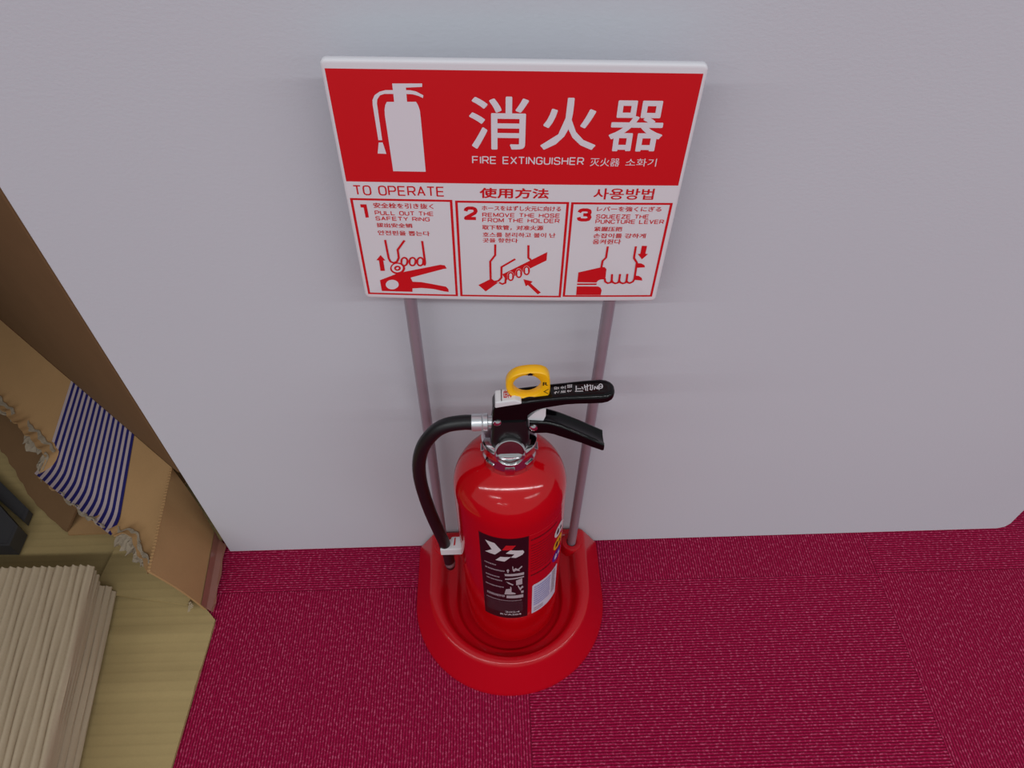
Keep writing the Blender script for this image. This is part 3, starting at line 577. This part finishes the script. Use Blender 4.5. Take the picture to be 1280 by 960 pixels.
# yellow pull ring: a flat D ring standing on the lever
RO = Vector((-0.0002, CY + .0005, .4700))
outer = [(-.0060, -.0190), (-.0125, -.0150), (-.0180, -.0085), (-.0205, 0.000), (-.0198, .0080), (-.0160, .0150), (-.0095, .0195), (0, .0212), (.0085, .0208), (.0140, .0180), (.0172, .0125), (.0182, .0050), (.0182, -.0060), (.0168, -.0120), (.0130, -.0148), (.0040, -.0170)]
oo = [Vector((p[0], p[1], 0)) for p in outer]
P = []
n = len(oo)
for i in range(n):
    a, b, c, d = oo[i - 1], oo[i], oo[(i + 1) % n], oo[(i + 2) % n]
    for t in (0, .25, .5, .75): P.append(0.5 * ((2 * b) + (c - a) * t + (2 * a - 5 * b + 4 * c - d) * t * t + (3 * b - a - 3 * c + d) * t ** 3))
hole = []
for p in P:
    a = math.atan2(p.y - .002, p.x + .0020); hole.append(Vector((-.0020 + .0127 * math.cos(a), .0020 + .0142 * math.sin(a), 0)))
def rr(pts, k, y): 
    return [RO + Vector((p.x * k if k else p.x, y, p.y * k if k else p.y)) for p in pts]
T2 = .0050
def grow(pts, d, cx=0, cz=0):
    out = []
    for p in pts:
        v = Vector((p.x - cx, p.y - cz, 0)); out.append(p + v.normalized() * d)
    return out
rings = [rr(grow(P, -.0012), 1, -T2), rr(P, 1, -T2 + .0012), rr(P, 1, T2 - .0012), rr(grow(P, -.0012), 1, T2),
         rr(grow(hole, .0012), 1, T2), rr(hole, 1, T2 - .0012), rr(hole, 1, -T2 + .0012), rr(grow(hole, .0012), 1, -T2), rr(grow(P, -.0012), 1, -T2)]
ring = MB().loft(rings, False, False).build('pull_ring', M['yellow'], ex, ang=50)
on_ring = lambda u, v, h: RO + Vector((u * .001, -T2 - h * .001, v * .001))
flat_print('ring_marking', [[(-3.5, 18.2), (0.6, 20.4), (4.6, 18.2), (2.6, 18.2), (2.6, 17.0), (-1.4, 17.0), (-1.4, 18.2)],
                            [(12.3, -4.5), (16.8, -1.0), (16.8, -1.8), (13.6, -4.5), (16.8, -7.2), (16.8, -8.0)]] , on_ring, M['ink_black'], ring, 0.15, None,
           [text_tris('R', 11.6, 16.2, 8.0, 3.4, .02)])
flat_print('ring_slit', [[(6.6, -11.0), (8.0, -11.0), (7.6, -16.4), (6.2, -16.4)]], on_ring, M['ink_black'], ring, 0.12)

# printed labels wrapped round the cylinder: (arc from the front in mm, height in mm)
def wrap(s, z, h):
    a = s / 58.8; r = CR + h * .001
    return Vector((CX + r * math.sin(a), CY - r * math.cos(a), z * .001))
lab = flat_print('instruction_label', [[(-34.6, 303.0), (17.2, 303.0), (17.2, 111.6), (-34.6, 111.6)]], wrap, M['label_black'], ex, 0.15, 2)
flat_print('label_border', [[(-35.2, 304.0), (17.8, 304.0), (17.8, 303.0), (-35.2, 303.0)], [(-35.2, 303), (-34.6, 303), (-34.6, 111.6), (-35.2, 111.6)], [(17.2, 303), (17.8, 303), (17.8, 111.6), (17.2, 111.6)]], wrap, M['ink_dark_red'], lab, 0.15, 2)
flat_print('logo', LOGO_W, wrap, M['ink_white'], lab, 0.25, 2)
flat_print('logo_accent', LOGO_R, wrap, M['ink_red'], lab, 0.25, 2)
for poly in PICTO: flat_print('instruction_pictogram', [poly], wrap, mat('light grey ink', srgb(176, 166, 172), 0.5), lab, 0.25, 2)
random.seed(4)
def dashes(s0, s1, z0, z1, nrow, size, gap=0.35):
    """lines of print too small to read: rows of tiny strokes"""
    out = []
    for r in range(nrow):
        z = z0 + (z1 - z0) * (r + .5) / nrow; s = s0
        while s < s1 - 1:
            w = random.uniform(.7, 1.5)
            out.append([(s, z + size / 2), (min(s + w, s1), z + size / 2), (min(s + w, s1), z - size / 2 * random.uniform(.3, 1)), (s, z - size / 2)])
            s += w + gap * random.uniform(.6, 1.6)
    return out
tiny = dashes(-30.5, -17, 247, 242, 1, 3.0) + dashes(-30.0, -7, 237, 229, 1, 3.4) + dashes(-30, -13, 221, 214, 1, 3.0) + dashes(-29, -10, 213, 206, 1, 3.0) + dashes(-31, -9, 197, 191, 1, 3.0)
tiny += dashes(-30, -8, 176, 167, 1, 6, .25) + dashes(-31, 12, 162, 158, 1, 2.2)
lo_ = dashes(-31, 12, 157, 128, 7, 1.5, .5)
flat_print('label_lettering', tiny, wrap, mat('pale grey ink', srgb(150, 136, 144), 0.5), lab, 0.25, None)
flat_print('label_small_print', lo_, wrap, mat('dim grey ink', srgb(92, 72, 82), 0.5), lab, 0.25, None)
flat_print('label_number', [], wrap, M['ink_white'], lab, 0.25, None, [text_tris('2024', -9, 8, 131.5, 127.2, .01), text_tris('RVA204', -15, 10, 124.2, 119.6, .01)] )
# red half of the label with dark print, badges and the sticker
red_lab = flat_print('caution_label', dashes(20, 56, 296, 290, 1, 3.0) + dashes(20.5, 53, 284, 222, 11, 1.3, .3) + dashes(21, 50, 218, 210, 1, 3.5), wrap, M['ink_dark_red'], ex, 0.12, None)
flat_print('caution_label_border', [[(18, 304.0), (72, 304.0), (72, 303.2), (18, 303.2)]], wrap, mat('bright red ink', srgb(224, 40, 48), 0.4), red_lab, 0.15, 2)
def disc(cs, cz, r, k=1.0): return [(cs + r * math.cos(2 * PI * i / 28), cz + r * k * math.sin(2 * PI * i / 28)) for i in range(28)]
for (cs, cz), m_, n_ in zip(((62.5, 268), (62.0, 241), (61.5, 214)), ('ink_white', 'label_yellow', 'label_blue'), ('white_badge', 'yellow_badge', 'blue_badge')):
    b_ = flat_print(n_, [disc(cs, cz, 10.2, 1.12)], wrap, M[m_], red_lab, 0.22, 2)
    ink = [[(cs - 6, cz - 5), (cs - 1, cz - 5), (cs - 1, cz + 2), (cs - 3, cz + 6), (cs - 6, cz + 2)], [(cs + 1, cz - 4), (cs + 6, cz - 4), (cs + 4, cz + 4), (cs + 1, cz + 1)]]
    flat_print('badge_symbol', ink, wrap, M['ink_black'] if n_ != 'blue_badge' else M['ink_white'], b_, 0.32, 2)
stk = flat_print('inspection_sticker', [[(23, 186.5), (25, 188.8), (62.5, 188.8), (64, 187), (64, 113), (23, 113)]], wrap, M['sticker'], ex, 0.2, 2)
flat_print('sticker_print', dashes(25.5, 50, 184, 132, 9, 3.4, .3), wrap, M['ink_blue'], stk, 0.3, None)
flat_print('sticker_stamp', dashes(26, 40, 127, 117, 2, 2.6, .4) + dashes(52.5, 60, 186, 130, 12, 2.6, .25), wrap, mat('grey brown ink', srgb(120, 98, 100), 0.5), stk, 0.3, None)

# ------------------------------------------------------------------ cardboard beyond the left end of the partition
random.seed(11)
sheet = MB()
# flattened cardboard lying on the carpet, with two pressed folds across it
nx, ny = 30, 90
X = lambda t, y: -0.99 + t * ((-0.4225 - .020 * min(1, max(0, (y + .105) / .02)) - 0.045 * max(0, (-y - .103))) + 0.99)
Y = lambda s: -0.46 + s * 0.80
def foldz(x, y):
    z = .0042
    for yc, a in ((-.1195 + .02 * (x + .5), .0040), (-.180 + .02 * (x + .5), .0036), (-.194 + .03 * (x + .5), .0026)):
        z += a * math.exp(-((y - yc) / .0045) ** 2)
    return z + .0006 * math.sin(x * 31 + y * 17)
top = [[(X(i / nx, Y(j / ny)), Y(j / ny), foldz(X(i / nx, Y(j / ny)), Y(j / ny))) for i in range(nx + 1)] for j in range(ny + 1)]
v = [p for row in top for p in row] + [(p[0], p[1], .0005) for row in top for p in row]
N = (nx + 1) * (ny + 1); f = []
for j in range(ny):
    for i in range(nx):
        a = j * (nx + 1) + i; q = (a, a + 1, a + nx + 2, a + nx + 1)
        f.append(q); f.append(tuple(N + k_ for k_ in reversed(q)))
for j in range(ny):
    for i in (0, nx):
        a = j * (nx + 1) + i; b = a + nx + 1; f.append((a, b, N + b, N + a))
for i in range(nx):
    for j in (0, ny):
        a = j * (nx + 1) + i; f.append((a, a + 1, N + a + 1, N + a))
o = mesh_obj('cardboard_sheet', v, f, M['card_sheet']); sharp(o, 50)
tag(o, 'flattened olive brown cardboard sheet with pressed folds lying on the red carpet', 'cardboard sheet')

# open cardboard box standing on its splayed flaps
EX = Vector((-0.768, 0.640, 0)); EN = Vector((-0.640, -0.768, 0))      # along the front crease (away), out of the front face
P0 = Vector((-0.474, 0.056, 0.120))
box = thing('cardboard_box', 'tall brown cardboard box beyond the wall end, its torn bottom flap crossed by striped tape', 'cardboard box', (-0.60, 0.20, 0))
def pt(a, n_, z): return P0 + EX * a + EN * n_ + Vector((0, 0, z - .120))
mb = MB()
mb.loft([[pt(a, n_, z) for a, n_ in ((0, 0), (.62, 0), (.62, -.24), (0, -.24))] for z in (.120, .30, .50, .82)])
o = mb.build('box_body', M['card_shaded'], box, smooth=False); bevel(o, .003, 2)

# front flap: from the crease out and down, ending in a torn edge
def flap_edge(a):   # outward reach of the flap along the crease
    tab = ((-.08, .108), (-.062, .106), (-.03, .097), (.004, .089), (.012, .094), (.02, .103), (.045, .1045), (.093, .110), (.142, .113), (.200, .117), (.209, .094), (.240, .0895), (.31, .0885), (.378, .0877), (.62, .088))
    for (a0, e0), (a1, e1) in zip(tab[:-1], tab[1:]):
        if a0 <= a <= a1: break
    return e0 + (e1 - e0) * (a - a0) / (a1 - a0) + .005 + .0014 * math.sin(a * 161) + .0011 * math.sin(a * 343 + 1)
def flap_pt(a, t, lift=0.0):
    L = flap_edge(a); d = L * t
    z = .120 - .50 * d + .015 * max(0, (t - .76) / .24) ** 1.5
    return pt(a, d, z) + Vector((0, 0, lift))
na, nt = 200, 26
A0, A1 = .016, .60
def grid_solid(fn, na, nt, th):
    v = [fn(i, j) for j in range(nt + 1) for i in range(na + 1)]
    N = len(v); v += [p - Vector((0, 0, th)) for p in v]; f = []
    for j in range(nt):
        for i in range(na):
            a = j * (na + 1) + i; q = (a, a + 1, a + na + 2, a + na + 1); f += [q, tuple(N + k_ for k_ in reversed(q))]
    for j in range(nt):
        for i in (0, na):
            a = j * (na + 1) + i; b = a + na + 1; f.append((a, b, N + b, N + a))
    for i in range(na):
        for j in (0, nt):
            a = j * (na + 1) + i; f.append((a, a + 1, N + a + 1, N + a))
    return v, f
v, f = grid_solid(lambda i, j: flap_pt((A0 - .080 * j / nt) + (A1 - A0 + .080 * j / nt) * i / na, j / nt), na, nt, .0035)
flap = mesh_obj('front_flap', v, f, M['card_box'], box); sharp(flap, 50)

# striped tape stuck over the flap
t0, t1 = .110, .281
def tape_pt(i, j):
    s = i / 40; t = j / 20
    a = t0 + (t1 - t0) * s - (.073 + .016 * (1 - s)) * t
    Lt = .110 + .012 * s; d = Lt * t
    return pt(a, d, .1212 - .50 * d + .016 * max(0, (t - .76) / .24) ** 1.5)
v = [tape_pt(i, j) for j in range(21) for i in range(41)]
f = [(j * 41 + i, j * 41 + i + 1, j * 41 + i + 42, j * 41 + i + 41) for j in range(20) for i in range(40)]
tape = mesh_obj('striped_tape', v, f, M['stripe_tape'], flap)
tape.matrix_parent_inverse = Matrix.Identity(4)
uv = tape.data.uv_layers.new(name='uv')
for lp in tape.data.loops:
    i = lp.vertex_index % 41; j = lp.vertex_index // 41; uv.data[lp.index].uv = (i / 40, j / 20)

# torn paper plies hanging off the torn edge
def torn(name, a0, a1, w0, w1, dz, seed, t_in=.93):
    random.seed(seed); n = 22; m = 7; v = []
    for i in range(n + 1):
        a = a0 + (a1 - a0) * i / n; w = (w0 + (w1 - w0) * i / n) * random.uniform(.62, 1.0) * (math.sin(PI * min(max(i / n, .04), .96)) ** .35)
        base_ = flap_pt(a, t_in, .0015)
        for j in range(m + 1):
            t = j / m
            v.append(base_ + EN * (w * t) + EX * random.uniform(-.002, .002) * t + Vector((0, 0, dz * t * t + .004 * math.sin(t * 5 + i * .7) * t + random.uniform(-.0015, .0015) * t)))
    f = [(i * (m + 1) + j, i * (m + 1) + j + 1, (i + 1) * (m + 1) + j + 1, (i + 1) * (m + 1) + j) for i in range(n) for j in range(m)]
    o = mesh_obj(name, v, f, M['torn_paper'], flap, smooth=False); o.matrix_parent_inverse = Matrix.Identity(4)
    s = o.modifiers.new('thickness', 'SOLIDIFY'); s.thickness = .0008
    return o
torn('torn_ply', .214, .300, .026, .034, -.010, 3, .84)
torn('torn_ply', .203, .222, .030, .026, -.012, 5, .95)
torn('torn_ply', .330, .420, .026, .030, -.006, 6, .88)
torn('torn_ply', -.020, .028, .042, .020, -.014, 8, .90)
torn('torn_ply', -.056, -.018, .012, .026, -.010, 12, .92)
torn('torn_ply', .040, .150, .006, .004, -.003, 9, .98)

# side flap: leaning panel with corrugated top edge, taped along its foot
F = [Vector((-.4365, -.0925, .016)), Vector((-.4700, -.0900, .121)), Vector((-.4900, .090, .121)), Vector((-.4430, .004, .016)), ]
def side_pt(s, t, out=0.0):
    """s along the flap away from the viewer, t up"""
    lo_ = Vector((-.4362, -.0920, .010)).lerp(Vector((-.4440, .012, .010)), s)
    hi_ = Vector((-.4700, -.0905, .121)).lerp(Vector((-.4868, .066, .121)), s)
    p = lo_.lerp(hi_, t); nrm = Vector((.95, 0, .30)); bow = .004 * math.sin(PI * t)
    return p + nrm * (out + bow)
v = []; n, m = 16, 12
for o_ in (0, -.0035):
    for j in range(m + 1):
        for i in range(n + 1): v.append(side_pt(i / n, j / m, o_ + (.0007 * math.sin(i * 5.1) if j == m else 0)))
N = (n + 1) * (m + 1); f = []
for j in range(m):
    for i in range(n):
        a = j * (n + 1) + i; q = (a, a + 1, a + n + 2, a + n + 1); f += [q, tuple(N + k_ for k_ in reversed(q))]
for j in range(m):
    for i in (0, n): a = j * (n + 1) + i; b = a + n + 1; f.append((a, b, N + b, N + a))
for i in range(n):
    for j in (0, m): a = j * (n + 1) + i; f.append((a, a + 1, N + a + 1, N + a))
side = mesh_obj('side_flap', v, f, M['card_box'], box); sharp(side, 40)
# torn white edge and the corrugation showing on its upper edge
mb = MB()
for i in range(34):
    s0 = i / 34; p = side_pt(s0 + .008, 1.0, -.0017); q = side_pt(s0 + .020, 1.0, -.0017)
    d = (q - p); c = (p + q) / 2 + Vector((0, 0, .0006))
    mb.tube([c + Vector((-.0022, 0, -.0006)), c + Vector((.0022, 0, .0004))], .0008, 6)
o = mb.build('corrugated_edge', M['card_box'], side); o.matrix_parent_inverse = Matrix.Identity(4)
# packing tape along the foot of the side flap, loose end on the carpet
v = []
for i in range(15):
    s = i / 14
    for t, out_ in ((.13, .0012), (.02, .0014)): v.append(side_pt(s, t, out_))
    p = side_pt(s, 0, .0016); v.append(Vector((p.x + .0055, p.y - .002, .0065))); v.append(Vector((p.x + .0085 + .001 * math.sin(i), p.y - .004, .0060 if i > 1 else .009)))
f = [(i * 4 + j, i * 4 + j + 1, i * 4 + j + 5, i * 4 + j + 4) for i in range(14) for j in range(3)]
o = mesh_obj('packing_tape', v, f, M['tape_clear'], side, smooth=False); o.matrix_parent_inverse = Matrix.Identity(4)
s_ = o.modifiers.new('thickness', 'SOLIDIFY'); s_.thickness = .0004

# rear flap hanging inside, its brown darkened as shade, and the bottom flap on the floor sheet
def quad_panel(name, pts, th, m_, parent):
    c = [Vector(p) for p in pts]; nrm = (c[1] - c[0]).cross(c[2] - c[0]).normalized() * th
    o = MB().loft([c, [p + nrm for p in c]]).build(name, m_, parent, smooth=False); return o
# inner flap: upright panel under the front flap, parallel to the crease, its lower edge torn
v = []; n = 40
for i in range(n + 1):
    t = i / n; a = .137 + .40 * t; ta = .160 + .38 * t
    d = .1440 + .003 * math.sin(t * 9) - .040 * max(0, t - .25) + .0014 * math.sin(i * 1.9) + .001 * math.sin(i * 4.3)
    v += [pt(a, d, .1165 - .715 * d), pt(ta, .006, .1122)]
f = [(2 * i, 2 * i + 2, 2 * i + 3, 2 * i + 1) for i in range(n)]
o = mesh_obj('inner_flap', v, f, M['card_shaded'], box, smooth=False)
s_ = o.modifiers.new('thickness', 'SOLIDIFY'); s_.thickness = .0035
def floor_flap(pts, z0, z1):
    return MB().loft([[Vector((x, y, z0)) for x, y in pts], [Vector((x, y, z1)) for x, y in pts]])
floor_flap([(-.6691, .0300), (-.590, .0310), (-.500, .14), (-.56, .20), (-.688, .11)], .0080, .0115).build('bottom_flap', M['card_box'], box, smooth=False)
# flap lying out in front of the side flap with a frayed end
ff = floor_flap([(-.600, -.0620), (-.4630, -.0850), (-.452, -.030), (-.470, .030), (-.590, .020)], .0080, .0112).build('lower_flap', M['card_sheet'], box, smooth=False)
v = []; f = []
random.seed(2)
for k_ in range(9):
    a = random.uniform(-1.2, 1.2); b_ = Vector((-.4600, -.0810, .0125)); e_ = b_ + Vector((.010 * math.cos(a) * .6, -.010 + .006 * math.sin(a), random.uniform(.002, .006)))
    w = Vector((.0015, .001, 0)); q = len(v); v += [b_ - w, b_ + w, e_ + w, e_ - w]; f.append((q, q + 1, q + 2, q + 3))
o = mesh_obj('frayed_end', v, f, M['card_edge'], ff, smooth=False); o.matrix_parent_inverse = Matrix.Identity(4)
s_ = o.modifiers.new('thickness', 'SOLIDIFY'); s_.thickness = .0006

# stack of single-faced corrugated sheets in the left foreground
STK = 'corrugated cardboard sheets in the stack'
def corrugated(zb, yfar, xr_far, xr_near, amp, seed, label):
    random.seed(seed); pitch = .0103; th = .0030
    L = pitch * 39; nxs = 39 * 8; nys = 26
    pr = [random.uniform(-.0006, .0006) for _ in range(400)]
    v = []
    for side_ in (0, 1):
        for j in range(nys + 1):
            t = j / nys; y = yfar - t * .42
            xr = xr_far + (xr_near - xr_far) * t
            for i in range(nxs + 1):
                d = L * i / nxs; k_ = int(d / pitch)
                x = xr - L + d
                ph = (d / pitch) * 2 * PI
                w = amp * abs(math.sin(ph / 2)) ** 1.15 * (1 + .25 * pr[k_ % 400] / .0006 * .5)
                wav = .0007 * math.sin(y * 40 + k_ * 1.7) * (1 if 0 < t < 1 else .3)
                rag = (.0008 * math.sin(ph) + pr[(k_ * 7) % 400]) if j == 0 else 0
                lift = .0030 * max(0, 1 - t * 4) * (1 + math.sin(d * 13))
                v.append((x + wav, y + rag, zb + th + w + lift) if side_ == 0 else (x, y + rag, zb + lift))
    N = (nxs + 1) * (nys + 1); f = []
    for j in range(nys):
        for i in range(nxs):
            a = j * (nxs + 1) + i; q = (a, a + 1, a + nxs + 2, a + nxs + 1); f += [q, tuple(N + k_ for k_ in reversed(q))]
    for j in range(nys):
        for i in (0, nxs): a = j * (nxs + 1) + i; b = a + nxs + 1; f.append((a, b, N + b, N + a))
    for i in range(nxs):
        for j in (0, nys): a = j * (nxs + 1) + i; f.append((a, a + 1, N + a + 1, N + a))
    o = mesh_obj('corrugated_sheet', v, f, M['card_corr']); sharp(o, 40)
    return tag(o, label, 'cardboard sheet', STK)
sh = [(-.0640, -.5660, -.5110), (-.0610, -.5690, -.5150), (-.0640, -.5735, -.5190), (-.0615, -.5775, -.5235)]
names = ['corrugated grey brown sheet at the very bottom of the stack', 'corrugated grey brown sheet lying second from the bottom of the stack', 'corrugated grey brown sheet third from the bottom of the stack', 'corrugated grey brown sheet just under the narrow upper three of the stack']
z = .0118
for k_, (yf, xa, xb) in enumerate(sh):
    corrugated(z, yf, xa, xb, .0046, 20 + k_, names[k_]); z += .0090
sh = [(-.0560, -.5760, -.5230), (-.0545, -.5765, -.5195), (-.0530, -.5755, -.5165)]
names = ['corrugated grey brown sheet third from the top of the stack', 'corrugated grey brown sheet directly beneath the topmost of the stack', 'topmost corrugated grey brown sheet of the stack, ridges facing up']
for k_, (yf, xa, xb) in enumerate(sh):
    corrugated(z, yf, xa, xb, .0046, 30 + k_, names[k_]); z += .0090

# two dark grey steel trays at the left edge
def tray(name_pts, z0, z1, label):
    t = thing('steel_tray', label, 'tray', (name_pts[1][0], name_pts[1][1], z0))
    cx = sum(p[0] for p in name_pts) / len(name_pts); cy = sum(p[1] for p in name_pts) / len(name_pts)
    inn = [(cx + (x - cx) * .90, cy + (y - cy) * .90) for x, y in name_pts]
    mb = MB().loft([[(x, y, z) for x, y in q] for q, z in ((name_pts, z0), (name_pts, z1), (inn, z1), (inn, z1 - .0012))])
    o = mb.build('tray_shell', M['grey_steel'], t, smooth=False); bevel(o, .0010, 2)
    return t
tray([(-0.7298, 0.0011), (-0.7308, 0.0329), (-0.8221, 0.1110), (-0.8014, 0.0035)], .0070, .0350, 'larger dark grey steel tray at the left edge, behind the corrugated stack')
tray([(-0.7363, 0.0487), (-0.7377, 0.0692), (-0.8617, 0.1684), (-0.8615, 0.1410)], .0070, .0200, 'narrow dark grey steel tray between the larger tray and the torn flap')
